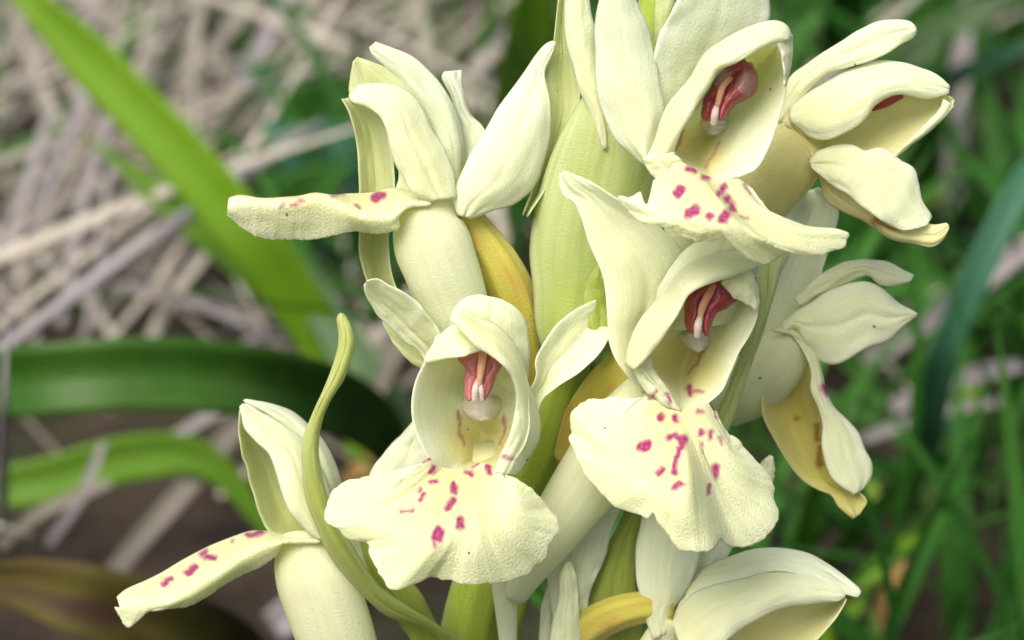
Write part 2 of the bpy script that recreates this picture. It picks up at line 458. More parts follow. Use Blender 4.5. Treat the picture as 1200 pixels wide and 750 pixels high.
# where it is dry (left and middle) and where it is green (right): a property of the meadow itself
dryness = lambda x, y: np.clip(.62 - x * .75 + .25 * np.sin(x * 5 + y * 2.3) + .18 * np.sin(y * 3.1 - x), 0.05, 1)

r = scatter(1650, -3.2, 3.2, 1.9, 7.0, lambda x, y, u: u < dryness(x, y) * (1 - .75 * np.exp(-((x + .15) / .33) ** 2) * (y > 2.6)))
k = len(r)
tag(blades_mesh('dry_grass', r, rng.uniform(.5, 1.5, k), rng.uniform(.008, .026, k), rng.normal(1.22, .16, k), rng.normal(1.25, .9, k), rng.normal(.18, .15, k), [M['straw']], rng.normal(0, .6, k), rng.uniform(0, .75, k) ** 1.6),
    'matted pale dead grass lying over the soil', 'dry grass', kind='stuff')
r = scatter(5200, -3.2, 3.2, .7, 7.0, lambda x, y, u: (u < np.clip(1.06 - dryness(x, y), .05, 1)) & ((y > 2.3) | (x > .1)))
k = len(r)
tag(blades_mesh('grass', r, rng.uniform(.25, .85, k), rng.uniform(.016, .045, k), rng.normal(.5, .3, k), rng.uniform(0, 2*np.pi, k), rng.normal(.7, .4, k), [M['mid']], rng.normal(0, .7, k), rng.uniform(0, .45, k) ** 2),
    'short green meadow grass growing thickly', 'grass', kind='stuff')

def bgline(pts):
    """[(x, y, h)] -> layout points"""
    return np.array([(x, y, zh(x, y, h)) for x, y, h in pts])

def blade(name, mat, pts, width, label, category, group=None, fold=.16, tip=True, roll=0.0, n=26, stalk=False):
    """one blade, leaf or straw along pts [(x, y, h)] from root to tip; width in layout steps at its own place"""
    P = spline(bgline(pts), n)
    Pw = at(P)
    T = np.gradient(Pw, axis=0); T /= np.linalg.norm(T, axis=1, keepdims=True) + 1e-9
    view = Pw - CAM; view /= np.linalg.norm(view, axis=1, keepdims=True)
    side = np.cross(T, view); side /= np.linalg.norm(side, axis=1, keepdims=True) + 1e-9
    nr = np.cross(side, T)
    side = side * math.cos(roll) + nr * math.sin(roll); nr = np.cross(side, T)
    dist = (D - P[:, 2] * K) / D
    w = interp(width, n) * K * dist
    s = np.linspace(0, 1, n)
    if tip: w = w * np.clip((1 - s) * 5, .03, 1) ** .6
    if stalk:
        kk = 8; th = np.linspace(0, 2*np.pi, kk, endpoint=False)
        V = Pw[:, None] + side[:, None] * (w[:, None] / 2 * np.cos(th))[..., None] + nr[:, None] * (w[:, None] / 2 * np.sin(th))[..., None]
        idx = np.arange(n * kk).reshape(n, kk); nx = np.roll(idx, -1, 1)
        F = np.stack([idx[:-1], idx[1:], nx[1:], nx[:-1]], -1).reshape(-1, 4)
        F = np.concatenate([F, [idx[0][[0, 2, 4, 6]][::-1]], [idx[-1][[0, 2, 4, 6]]]])
        uv = np.stack(np.broadcast_arrays(np.linspace(0, 1, kk)[None], s[:, None]), -1).reshape(-1, 2)
        o = link(name, V.reshape(-1, 3), F, mat, None, uv, {'tone': np.zeros(n * kk)})
    else:
        m = 7; c = np.linspace(-1, 1, m)
        V = Pw[:, None] + side[:, None] * (w[:, None] / 2 * c[None])[..., None] + nr[:, None] * (fold * w[:, None] * (1 - np.abs(c))[None])[..., None]
        # thin underside for thickness
        V2 = V - nr[:, None] * (w[:, None, None] * .03 + .0006)
        idx = np.arange(n * m).reshape(n, m)
        q = np.stack([idx[:-1, :-1], idx[1:, :-1], idx[1:, 1:], idx[:-1, 1:]], -1).reshape(-1, 4)
        loop = np.concatenate([idx[:, 0], idx[-1, 1:], idx[-2::-1, -1], idx[0, -2:0:-1]]); nx = np.roll(loop, -1)
        F = np.concatenate([q, q[:, ::-1] + n * m, np.stack([loop, loop + n*m, nx + n*m, nx], -1)])
        uv = np.stack(np.broadcast_arrays(np.linspace(0, 1, m)[None], s[:, None]), -1).reshape(-1, 2)
        o = link(name, np.concatenate([V.reshape(-1, 3), V2.reshape(-1, 3)]), F, mat, None, np.concatenate([uv, uv]), {'tone': np.zeros(2 * n * m)})
    return tag(o, label, category, group)

# --- the leaves and blades one can pick out
blade('grass_leaf', M['fresh'], [(440, 560, 0), (390, 425, .18), (345, 350, .29), (280, 262, .42), (200, 170, .535), (110, 75, .65), (40, 5, .735), (-30, -60, .81)], [34, 50, 62, 68, 66, 62, 56, 40], 'long broad bright green blade leaning across the dead grass', 'grass blade', roll=.2)
blade('grass_leaf', M['olive'], [(430, 540, 0), (362, 376, .19), (300, 315, .265), (240, 270, .32), (170, 214, .385), (98, 158, .45)], [26, 44, 54, 46, 32, 16], 'pointed mid green blade lying below the broad bright one', 'grass blade', roll=-.2)
blade('broad_leaf', M['deep'], [(490, 590, 0), (440, 500, .25), (365, 462, .42), (270, 443, .50), (170, 437, .52), (60, 444, .52), (-60, 458, .46), (-150, 480, .38)], [30, 46, 66, 78, 84, 86, 80, 60], 'wide dark green arching leaf with pale lower half and browned base', 'leaf', fold=.24)
blade('broad_leaf', M['olive'], [(330, 640, .0), (240, 540, .13), (150, 538, .15), (70, 560, .14), (-10, 575, .13), (-80, 590, .12)], [14, 30, 52, 56, 52, 40], 'soft light green leaf lying low under the arching dark leaf', 'leaf', fold=.2)
blade('dead_leaf', M['deadleaf'], [(330, 790, 0), (250, 750, .2), (170, 722, .28), (90, 700, .32), (20, 685, .32), (-60, 680, .3)], [20, 50, 72, 84, 84, 80], 'withered dark brown and olive leaf with a rotten patch', 'leaf', fold=.2)
blade('grass_leaf', M['fresh'], [(590, 260, 0), (602, 170, .25), (612, 100, .42), (622, 40, .55), (630, -20, .66), (640, -80, .76)], [50, 62, 64, 62, 58, 50], 'upright bright green blade behind the top of the spike', 'grass blade')
blade('grass_leaf', M['mid'], [(975, 170, 0), (985, 90, .2), (988, 40, .34), (990, -30, .5)], [40, 50, 52, 46], 'short upright green blade behind the topmost curved sepal', 'grass blade')
blade('grass_leaf', M['fresh'], [(460, 470, .0), (430, 430, .08), (398, 395, .15), (378, 355, .2), (372, 330, .22)], [26, 40, 40, 30, 16], 'small fresh green leaf tip behind the curled bract', 'leaf')
blade('grass_leaf', M['sage'], [(500, 560, .0), (475, 510, .08), (440, 460, .16), (405, 405, .22), (370, 350, .28), (320, 290, .3)], [50, 58, 56, 44, 30, 16], 'pale grey green blade behind the curled bract', 'grass blade', roll=.3)
blade('grass_leaf', M['blue'], [(1070, 590, .0), (1080, 540, .12), (1092, 470, .26), (1118, 385, .40), (1162, 285, .52), (1205, 200, .6), (1250, 120, .66)], [36, 40, 40, 38, 36, 34, 26], 'long blue green blade arching up over the green grass', 'grass blade')
blade('grass_leaf', M['blue'], [(1040, 150, .1), (1090, 108, .22), (1140, 80, .34), (1200, 55, .42), (1260, 40, .46)], [14, 18, 19, 20, 16], 'thin blue green blade above the pinkish straw', 'grass blade')
blade('grass_leaf', M['sage'], [(960, 190, .0), (1010, 120, .18), (1070, 62, .3), (1130, 22, .38), (1200, -10, .44)], [30, 36, 40, 40, 30], 'pale sage blade behind the uppermost side flower', 'grass blade')
blade('grass_leaf', M['deep'], [(930, 700, .0), (938, 660, .1), (950, 600, .2), (962, 540, .3)], [24, 26, 24, 14], 'dark green blade in the shade below the drooping lip', 'grass blade')
blade('rusty_stem', M['tan'], [(1020, 790, .0), (1035, 735, .06), (1050, 690, .14), (1062, 655, .2)], [34, 34, 30, 22], 'rusty orange stem in the green grass at the spike foot', 'grass stem', stalk=True)
blade('dead_leaf', M['tan'], [(350, 425, .02), (372, 408, .06), (400, 402, .07), (425, 410, .03)], [14, 26, 28, 16], 'small orange tan leaf scrap behind the curled bract', 'leaf')
blade('dead_leaf', M['tan'], [(400, 570, .02), (418, 552, .06), (435, 542, .08), (460, 538, .04)], [10, 20, 20, 12], 'orange brown leaf scrap peeping over the white lip', 'leaf')
blade('straw_curl', M['greystraw'], [(275, 420, .08), (292, 402, .12), (325, 392, .12), (370, 392, .08)], [14, 14, 13, 12], 'pale curled straw beside the orange tan scrap', 'straw', stalk=True)
# round low leaves
for lx, ly, w_, s_ in ((385, 120, 84, 1), (345, 170, 80, -1), (375, 215, 66, 1), (325, 105, 56, -1), (410, 170, 70, -1)):
    blade('weed_leaf', M['mid'] if s_ > 0 else M['blue'], [(lx - 60 * s_, ly + 150, .0), (lx - 30 * s_, ly + 30, .2), (lx, ly, .25), (lx + 40 * s_, ly - 28, .29)], [6, w_, w_ * 1.1, w_ * .5], 'rounded dull green weed leaf low behind the side flower', 'leaf', 'weed leaves low behind the side flower', fold=.1)

# --- straws one can pick out
blade('grass_stalk', M['greystraw'], [(-120, 500, .12), (0, 412, .24), (120, 322, .33), (230, 245, .39), (345, 163, .44), (380, 138, .45)], [18, 18, 17, 17, 15, 12], 'straight lavender grey stalk slanting over the dead grass', 'stalk', stalk=True)
blade('grass_stalk', M['greystraw'], [(2, 640, .02), (4, 540, .4), (6, 450, .6), (8, 395, .64), (10, 330, .7)], [13, 13, 13, 12, 10], 'upright grey stalk crossing the wide dark leaf', 'stalk', stalk=True)
blade('grass_stalk', M['greystraw'], [(1015, 430, .22), (1060, 395, .27), (1130, 345, .34), (1210, 285, .42), (1260, 250, .46)], [20, 26, 27, 26, 20], 'thick pinkish grey straw lying by the drooping side flower', 'straw')
blade('grass_stalk', M['greystraw'], [(1045, 478, .22), (1090, 458, .25), (1140, 440, .27), (1215, 425, .28)], [18, 22, 22, 18], 'broad grey straw scrap under the pinkish straw', 'straw')
blade('grass_stalk', M['greystraw'], [(1116, 260, .0), (1120, 150, .17), (1125, 80, .26), (1135, 10, .36), (1140, -30, .4)], [24, 27, 27, 24, 18], 'upright pinkish grey straw among green blades', 'straw')
blade('grass_stalk', M['straw'], [(95, 720, .02), (150, 650, .06), (215, 575, .1), (290, 485, .12), (330, 440, .08)], [20, 24, 24, 24, 16], 'broad brownish straw behind the low side lip', 'straw')
blade('grass_stalk', M['greystraw'], [(320, 735, .02), (350, 712, .04), (400, 680, .05), (470, 640, .03)], [40, 44, 40, 30], 'wide grey straw under the lowest side spur', 'straw')
for pts, w_ in (([(70, 385), (85, 290), (110, 190), (140, 110)], 12), ([(30, 300), (60, 210), (95, 120), (120, 40)], 14), ([(20, 380), (40, 300), (85, 200), (160, 90)], 11), ([(100, 390), (118, 320), (122, 250), (135, 180)], 10), ([(0, 110), (50, 75), (100, 40), (160, 5)], 16), ([(200, 150), (215, 90), (228, 30), (235, -20)], 16),
                ([(270, 130), (292, 80), (318, 30), (345, -15)], 18), ([(300, 135), (345, 85), (385, 40), (430, 0)], 15), ([(255, 40), (262, 80), (280, 120), (300, 150)], 11), ([(190, 385), (195, 340), (210, 300), (230, 260)], 11), ([(130, 335), (190, 345), (250, 362), (300, 385)], 13), ([(45, 250), (80, 160), (100, 70), (105, 0)], 10),
                ([(490, 10), (500, 60), (505, 110), (500, 170)], 16), ([(560, 60), (545, 110), (550, 160), (545, 220)], 12), ([(520, 130), (570, 70), (610, 20), (650, -20)], 14), ([(0, 640), (40, 605), (80, 585), (130, 565)], 14), ([(5, 190), (60, 170), (110, 140), (180, 118)], 12), ([(55, 640), (90, 590), (105, 560), (120, 520)], 12),
                ([(190, 520), (240, 490), (285, 470), (340, 462)], 13), ([(390, 470), (420, 430), (450, 410), (490, 400)], 20), ([(440, 470), (455, 430), (480, 380), (500, 330)], 18), ([(1000, 520), (1050, 500), (1110, 480), (1180, 470)], 14), ([(60, 120), (40, 190), (15, 260), (-20, 330)], 12)):
    yb = max(p[1] for p in pts); hb = rng.uniform(.06, .16)
    hs = [hb + (yb - p[1]) * .00118 for p in pts]
    blade('dry_straw', M['straw'] if rng.uniform() < .6 else M['greystraw'], [(x, y, h) for (x, y), h in zip(pts, hs)], [w_ * .8, w_, w_, w_ * .7], 'thin pale dead straw strewn among the dead grass', 'straw', 'loose dead straws', tip=False, stalk=w_ < 12)
# --- green blades of the right side
for i in range(46):
    x0 = rng.uniform(925, 1215); y0 = rng.uniform(120, 800)
    ln = rng.uniform(70, 190); a = rng.normal(math.radians(72), .5)
    hmax = ln / 1500 * 1.6
    bend = rng.normal(0, 40)
    pts = [(x0, y0, 0), (x0 + ln*.35*math.cos(a), y0 - ln*.35*math.sin(a), hmax*.35), (x0 + ln*.7*math.cos(a) + bend*.3, y0 - ln*.7*math.sin(a), hmax*.6), (x0 + ln*math.cos(a) + bend, y0 - ln*math.sin(a), hmax*.7)]
    w_ = rng.uniform(10, 26)
    blade('grass_leaf', [M['mid'], M['fresh'], M['blue'], M['mid'], M['deep']][i % 5], pts, [w_*.8, w_, w_*.9, w_*.5], 'green grass blade in the thick grass beside the drooping flowers', 'grass blade', 'green blades of the thick grass', n=14, roll=rng.normal(0, .4))

# ------------------------------------------------------------------ the orchid

def inv(w):
    r = np.asarray(w, float) - CAM; d = r @ FWD
    return (600 + r[0] * D / d / K, 375 - (r @ UP) * D / d / K, (D - d) / K)
foot = at([[548, 790, -250]])[0]; root = np.array([foot[0] - .01, foot[1] + .02, 0.0])
plant = empty('orchid_plant', tuple(root), None, 'pale yellow orchid flower spike with pink spotted lips', 'orchid')
def flower(label):
    o = bpy.data.objects.new('flower', None); col.objects.link(o); o.parent = plant
    o.matrix_parent_inverse = Matrix.Translation(-plant.location)
    o['label'] = label; o.empty_display_size = .03
    return o

# ---- stem, bracts
rb = inv(root)
tube('stem', plant, M['stem'], [rb, inv((root + foot) / 2), (548, 790, -250), (556, 720, -215), (590, 620, -170), (640, 500, -120), (668, 400, -95), (690, 300, -75), (735, 150, -45), (770, 20, -10), (785, -60, 20)],
     [48, 46, 43, 42, 40, 36, 34, 32, 30, 28, 22], ribs=9, rib=.03, n=(90, 36), flat=.95)
petal('bract', plant, M['bract'], [(640, 420), (629, 385), (624, 330), (622, 285), (628, 240), (642, 195), (662, 150), (685, 112), (712, 85)],
      [(700, 425), (728, 385), (745, 330), (755, 285), (768, 240), (778, 200), (775, 160), (755, 115), (722, 84)], ([-35, -30, -15, 5, 20], [30, 40, 50, 58, 50], [-30, -20, 0, 20, 30]), n=(60, 30), th=6)
petal('bract', plant, M['leafbract'], [(690, 400), (682, 360), (686, 335), (700, 310)], [(722, 400), (722, 360), (718, 335), (708, 305)], (20, 32, 20), n=(24, 14))
petal('bract', plant, M['greenish'], [(612, 252), (630, 205), (642, 165), (645, 130), (640, 90), (648, 50), (653, 10), (660, -40)], [(618, 254), (645, 210), (662, 165), (680, 115), (676, 80), (668, 48), (666, 10), (668, -40)], (-10, -25, 0))
petal('bract', plant, M['curl'], [(545, 780), (500, 735), (455, 721), (430, 701), (407, 678), (385, 648), (370, 613), (359, 580), (355, 545), (356, 515), (365, 488), (378, 458), (390, 428), (397, 402), (397, 385), (396, 372), (400, 367)],
      [(560, 760), (515, 735), (480, 713), (448, 690), (430, 666), (412, 638), (396, 613), (383, 585), (375, 553), (373, 520), (378, 490), (388, 467), (401, 447), (410, 422), (414, 398), (410, 382), (402, 368)],
      ([-150, -100, -50, -10, 10, 15, 10], [-130, -70, -20, 15, 30, 32, 22], [-150, -90, -40, -10, 5, 12, 10]), n=(120, 18), th=7)
petal('bract', plant, M['leafbract'], [(520, 800), (470, 735), (445, 700), (425, 645), (415, 610)], [(545, 780), (515, 735), (492, 695), (455, 650), (425, 605)], ([-180, -120, -90], [-165, -100, -70], [-180, -120, -90]))
petal('bract', plant, M['leafbract'], [(590, 780), (600, 735), (610, 690), (622, 650), (640, 600)], [(608, 770), (610, 735), (624, 690), (640, 640), (662, 590)], (-120, -105, -120))
petal('bract', plant, M['leafbract'], [(655, 780), (672, 740), (690, 690), (712, 640), (735, 590), (752, 540)], [(762, 780), (755, 740), (747, 700), (745, 660), (756, 600), (770, 550)], (-110, -85, -105))
petal('bract', plant, M['leafbract'], [(655, 640), (680, 620), (705, 590), (740, 555)], [(672, 660), (698, 632), (722, 600), (755, 570)], (-95, -85, -95))

# ================= flower A: faces the viewer, lower middle
f = flower('front flower low on the spike, beside the long curled bract'); o_ = 45
petal('ovary', f, M['greenish'], [(530, 360), (560, 350)], [(530, 400), (600, 390)], (-60, -40, -60), off=o_, n=(12, 10))
petal('dorsal_sepal', f, M['petal'], [(545, 420), (527, 388), (529, 368), (536, 356), (550, 347), (565, 346)], [(612, 470), (619, 440), (621, 410), (618, 382), (606, 362), (586, 350)], ([-30, 5, 25, 20], [-10, 40, 50, 28], [-30, 0, 15, 20]), off=o_, n=(44, 26))
hood(f, [([(540, 384), (514, 396), (499, 422), (487, 447), (482.5, 472), (485, 500), (495, 525), (506, 546)], [20, 40, 40, 35, 30]),
    ([(549, 392), (541, 420), (534, 450), (531, 480), (534, 508), (539, 532), (528, 549)], [-20, -50, -60, -50, -56, -40, 5]),
    ([(562, 396), (563, 425), (563, 455), (564, 485), (565, 512), (562, 535), (543, 552)], [-40, -78, -84, -66, -112, -100, 2]),
    ([(575, 396), (586, 420), (594, 450), (597, 480), (595, 508), (588, 532), (560, 552)], [-20, -50, -60, -50, -56, -40, 5]),
    ([(585, 392), (603, 410), (614, 432), (618, 455), (620, 480), (620, 505), (610, 530), (588, 550)], [20, 30, 40, 35, 30])], o_,
    [(536, 481, 537, 508, .9), (537, 508, 542, 521, .6), (592, 487, 593, 508, .9), (593, 508, 588, 520, .6)], [(548, 520, 580, 520, 20)])
petal('petal', f, M['petal'], [(545, 375), (528, 383), (512, 394), (503, 409), (497, 424)], [(575, 404), (562, 412), (548, 416), (528, 420), (503, 425)], ([35, 30, 36], [62, 66, 50], [58, 66, 46]), off=o_, n=(36, 20))
petal('petal', f, M['petal'], [(528, 369), (543, 363), (560, 371), (583, 382), (600, 397), (612, 420), (618, 445), (625, 468), (632, 490), (630, 518), (618, 540), (604, 558)],
      [(529, 377), (543, 391), (557, 405), (573, 415), (589, 428), (599, 443), (604, 465), (602, 490), (595, 513), (588, 530), (582, 544), (579, 554)], ([55, 50, 40, 20, 10, 10, 20], [72, 86, 82, 70, 52, 44, 42], [68, 84, 82, 66, 48, 38, 36]), off=o_, n=(70, 20),
      spots=[(590, 536, 600, 537, 2.0)])
petal('lateral_sepal', f, M['petal'], [(522, 402), (516, 388), (500, 367), (482, 349), (458, 334), (440, 327), (430, 329)], [(500, 424), (490, 412), (470, 397), (450, 377), (436, 360), (428, 344), (427, 333)], ([-25, -5, 10, 20], [-40, -28, -15, 8], [-45, -35, -15, 12]), off=o_, n=(44, 22), mx=.12)
petal('lateral_sepal', f, M['greenish'], [(508, 424), (490, 408), (465, 385), (450, 372)], [(498, 436), (478, 422), (460, 400), (448, 378)], (-60, -55, -60), off=o_, n=(24, 10))
petal('lateral_sepal', f, M['petal'], [(612, 478), (620, 458), (628, 440), (627, 423), (634, 407), (649, 385), (671, 366), (693, 354), (714, 347), (738, 342)], [(630, 492), (634, 470), (650, 455), (671, 443), (691, 425), (706, 408), (716, 390), (726, 372), (734, 358), (742, 346)],
      ([0, 5, 5, -5, -20, -40], [-10, -12, -12, -18, -28, -42], [-5, 0, 5, 0, -20, -42]), off=o_, n=(56, 24))
petal('stigma', f, M['stigma'], [(545, 464), (540, 474), (548, 488), (560, 493)], [(582, 464), (590, 474), (582, 488), (570, 493)], (-44, -8, -44), off=o_, n=(18, 16), th=4)
petal('anther_sac', f, M['antherpink'], [(562, 404), (537, 421), (544, 430), (544, 450), (545, 462), (549, 470)], [(566, 408), (565, 420), (560, 435), (557, 450), (554, 462), (551, 470)], (20, 34, 26), off=o_ + 2, n=(26, 14), th=5)
petal('anther_sac', f, M['antherpink'], [(567, 408), (565, 420), (564, 435), (563, 450), (563, 462), (565, 469)], [(570, 404), (588, 424), (582, 440), (577, 452), (572, 463), (567, 469)], (26, 34, 20), off=o_ + 2, n=(26, 14), th=5)
tube('connective', f, M['connective'], [(566, 406, 30), (565, 422, 38), (563, 438, 38), (561, 452, 36)], [4, 5, 4.5, 3], off=o_ + 2, n=(18, 12))
tube('rostellum', f, M['rostellum'], [(560, 444, 34), (557, 456, 38), (556, 470, 34)], [2.5, 4, 3], off=o_ + 2, n=(16, 12))
tube('rostellum', f, M['rostellum'], [(562, 446, 34), (564, 458, 37), (565, 470, 32)], [2, 3, 2.2], off=o_ + 2, n=(16, 12))
fan('lip', f, M['lip'], [
    ([(503, 536), (510, 543), (519, 547), (528, 549), (541, 551), (552, 548), (562, 543), (574, 545), (584, 552)], [34, 30, 20, 14, 12, 14, 20, 30, 32]),
    ([(470, 560), (452, 578), (452, 596), (470, 606), (486, 622), (505, 630), (530, 628), (560, 626), (590, 618), (606, 600), (606, 582), (598, 566)], [44, 48, 54, 70, 92, 98, 92, 84, 72, 60, 52, 46]),
    ([(494, 545), (465, 550.5), (433, 557.5), (408, 563.5), (393, 572), (385, 583), (383.5, 590), (379.5, 600), (382.5, 613), (397, 620), (405, 630), (418, 634), (431, 638), (432.5, 647), (440, 664), (450, 679), (458, 690), (470, 690), (488, 684), (507, 676), (520, 679), (540, 683.5), (565.5, 685.5), (588, 682.5), (611, 675.5), (626, 665.5), (639.5, 653), (642, 643), (647, 633), (654.5, 623), (655, 610), (646, 598), (633, 583), (616, 567.5), (600, 560), (590, 556)],
     [34, 30, 24, 20, 14, 16, 20, 22, 30, 36, 44, 44, 50, 92, 100, 104, 108, 104, 98, 86, 84, 84, 80, 74, 66, 56, 44, 38, 34, 28, 22, 20, 26, 30, 32, 32])],
    off=o_, n=(300, 100), frill=2.0, wave=4, groove=.6,
    spots=[(497, 540, 505, 535, 2), (505, 552, 508, 548, 2.6), (504, 567, 512, 565, 2.2), (492, 578, 493, 573, 1.2), (492, 587, 497, 581, 2), (471, 602, 485, 599, 1.3), (531.5, 570, 532, 577, 3), (524, 597, 532, 588, 3.4), (539, 610, 539, 617, 4), (514, 624, 512, 631, 4.6), (508, 640, 509, 635, 1.5), (548, 555, 553, 557, 3), (555, 548, 560, 541, 2), (573, 547, 574, 555, 2.8)])
tube('spur', f, M['petal'], [(565, 530, -50), (575, 580, -90), (588, 640, -100), (592, 700, -120), (596, 760, -140)], [26, 24, 18, 14, 10], off=o_)

# ================= flower B: faces the viewer, right of the middle
f = flower('front flower with the most heavily spotted lip, ridged down its middle'); o_ = 75
tube('ovary', f, M['ovary'], [(762, 400, -70), (734, 430, -85), (708, 455, -105), (684, 490, -130), (664, 540, -160)], [22, 24, 23, 20, 16], off=o_, ribs=6, rib=.06)
petal('lateral_sepal', f, M['petal'], [(752, 462), (723, 424), (714, 400), (713, 375), (710, 340), (703, 317), (690, 287), (680, 255), (672, 236), (662, 230), (656.5, 215), (657, 203)],
      [(780, 450), (772, 410), (782, 370), (800, 335), (806, 305), (790, 280), (768, 262), (742, 245), (720, 232), (696, 215), (674, 204), (662, 200)], ([-10, 5, 10, 15, 20, 20, 18], [-20, -15, -5, 5, 10, 18, 24], [-40, -45, -30, -10, 15, 30, 24]), off=o_, n=(70, 30), ruf=1.6)
petal('dorsal_sepal', f, M['petal'], [(752, 392), (762, 356), (778, 328), (790, 306), (808, 288), (832, 278), (850, 276)], [(860, 380), (872, 352), (884, 326), (888, 310), (882, 294), (870, 282), (856, 277)], ([-30, -10, 5, 10], [0, 30, 45, 20], [-40, -20, 0, 12]), off=o_, n=(44, 28))
hood(f, [([(846, 310), (812, 318), (790, 345), (772, 375), (756, 405), (752, 430), (768, 452), (790, 478)], [20, 35, 30, 30, 20]),
    ([(850, 318), (822, 332), (802, 358), (786, 388), (770, 415), (770, 434), (782, 456), (796, 482)], [-20, -40, -45, -40, -40, -34, -16, 8]),
    ([(858, 322), (842, 340), (826, 366), (814, 392), (802, 420), (798, 440), (798, 460), (802, 482)], [-40, -78, -84, -66, -108, -104, -60, 4]),
    ([(866, 322), (866, 340), (852, 372), (838, 398), (828, 420), (820, 440), (814, 460), (812, 478)], [-20, -50, -60, -56, -58, -50, -24, 8]),
    ([(880, 318), (889, 345), (888, 368), (880, 390), (866, 413), (856, 436), (846, 458), (828, 474)], [10, 20, 15, 20, 20])], o_,
    [(825, 410, 819, 428, .6), (819, 428, 808, 439, .4), (808, 455, 811, 463, 2.4), (811, 459, 824, 461, 1.2)], [(780, 420, 815, 432, 22), (845, 380, 835, 420, 4)])
petal('petal', f, M['petal'], [(733, 428), (735, 410), (747, 381), (765, 357), (780, 341), (796, 321), (815, 305), (840, 298), (866, 294), (882, 298), (890, 309)],
      [(744, 433), (759, 418), (775, 398), (788, 380), (799, 360), (807, 346), (821, 337), (841, 330), (858, 325), (872, 319), (887, 312)], ([10, 10, 15, 25, 30, 30], [44, 60, 74, 84, 76, 44], [44, 56, 66, 78, 70, 46]), off=o_, n=(64, 22))
petal('petal', f, M['petal'], [(848, 326), (866, 318), (880, 318), (888, 334), (890, 352), (887, 366)], [(845, 331), (851, 339), (862, 350), (873, 355.5), (880, 359), (885, 363)], (36, 52, 40), off=o_, n=(30, 18))
petal('petal', f, M['petal'], [(738, 424), (743, 437), (752, 453), (766, 467), (778, 476)], [(763, 412), (766, 430), (773, 442), (783, 457), (798, 482)], (20, 30, 16), off=o_, n=(30, 18), spots=[(762, 466, 768, 459, 1.5), (781, 463, 785, 472, 2)])
petal('stigma', f, M['stigma'], [(806, 386), (796, 392), (804, 404), (815, 412)], [(828, 390), (832, 398), (828, 408), (820, 413)], (-44, -8, -44), off=o_, n=(18, 16))
petal('anther_sac', f, M['anther'], [(842, 326), (818, 336), (804, 350), (803, 370), (804, 383), (810.5, 391)], [(843, 334), (834, 340), (824, 354), (819, 370), (815, 382), (812, 391)], (16, 34, 24), off=o_ + 2, n=(26, 14), spots=None)
petal('anther_sac', f, M['anther'], [(843, 330), (834, 345), (827, 360), (824, 374), (823, 386), (827, 394)], [(847, 326), (854, 340), (864, 350), (851, 361), (841, 366), (829, 393)], (24, 36, 14), off=o_ + 2, n=(26, 14))
tube('connective', f, M['connective'], [(838, 334, 30), (830, 346, 38), (823, 360, 38), (820, 374, 36)], [3, 4.5, 4.5, 3], off=o_ + 2, n=(18, 12))
tube('rostellum', f, M['rostellum'], [(821, 368, 34), (818, 381, 40), (817, 395, 34)], [2.5, 4.8, 3.6], off=o_ + 2, n=(16, 12))
fan('lip', f, M['lip'], [
    ([(756, 464), (770, 470), (784, 476), (793, 480), (799, 483), (806, 476), (814, 472), (822, 471), (830, 472)], [22, 24, 20, 16, 18, 28, 34, 30, 24]),
    ([(726, 490), (718, 512), (728, 536), (748, 556), (772, 566), (790, 572), (808, 568), (822, 560), (828, 550), (836, 558), (852, 560), (862, 548), (856, 526), (846, 504)], [30, 34, 44, 56, 72, 84, 96, 102, 60, 44, 40, 34, 28, 22]),
    ([(752, 466), (730, 466), (707, 467), (684, 471.5), (672, 480), (669, 494), (671, 507), (666.6, 514.5), (673, 529), (680, 546), (690, 563), (710, 583), (730, 597.5), (747, 603), (759, 607), (766, 601), (771, 613), (782, 627), (793, 641), (803, 645.5), (822, 647), (836, 642), (845, 632), (849, 636), (860, 641), (876, 640), (893.5, 633), (908, 617.5), (913, 600), (905, 584), (906.5, 569), (899, 554.5), (885, 540), (868, 520), (851, 506), (842, 492), (838, 480)],
     [20, 16, 10, 4, 0, 4, 8, 10, 18, 26, 34, 46, 54, 60, 66, 80, 92, 96, 100, 100, 98, 88, 60, 40, 36, 30, 22, 14, 8, 6, 4, 4, 6, 10, 14, 18, 22])],
    off=o_, n=(300, 100), frill=2.3, wave=4, groove=.6,
    spots=[(761, 468, 768, 460, 2.2), (781, 463, 785, 473, 2.4), (774, 490, 3.6), (791, 489, 792, 494, 3.2), (754, 525, 757, 523, 5.5), (784, 515, 791, 511, 3), (791, 511, 800, 515, 3), (800, 515, 798, 528, 2.6), (797, 528, 793, 541, 3), (793, 541, 791, 556, 2.6), (772, 556, 777, 552, 2.6), (790, 572, 799, 568, 2.8), (818, 482, 822, 484, 1.6), (823, 507, 3), (832, 506, 832, 514, 2.2), (822, 519, 823, 530, 1.2), (842, 512, 844, 522, .8), (838, 548, 838, 559, 3.4), (829, 569, 829, 577, 2.2), (838, 482, 839, 490, 1)])
tube('spur', f, M['petal'], [(790, 450, -50), (745, 490, -75), (700, 548, -95), (660, 605, -110), (622, 660, -130), (600, 700, -150)], [38, 42, 42, 36, 28, 16], off=o_)

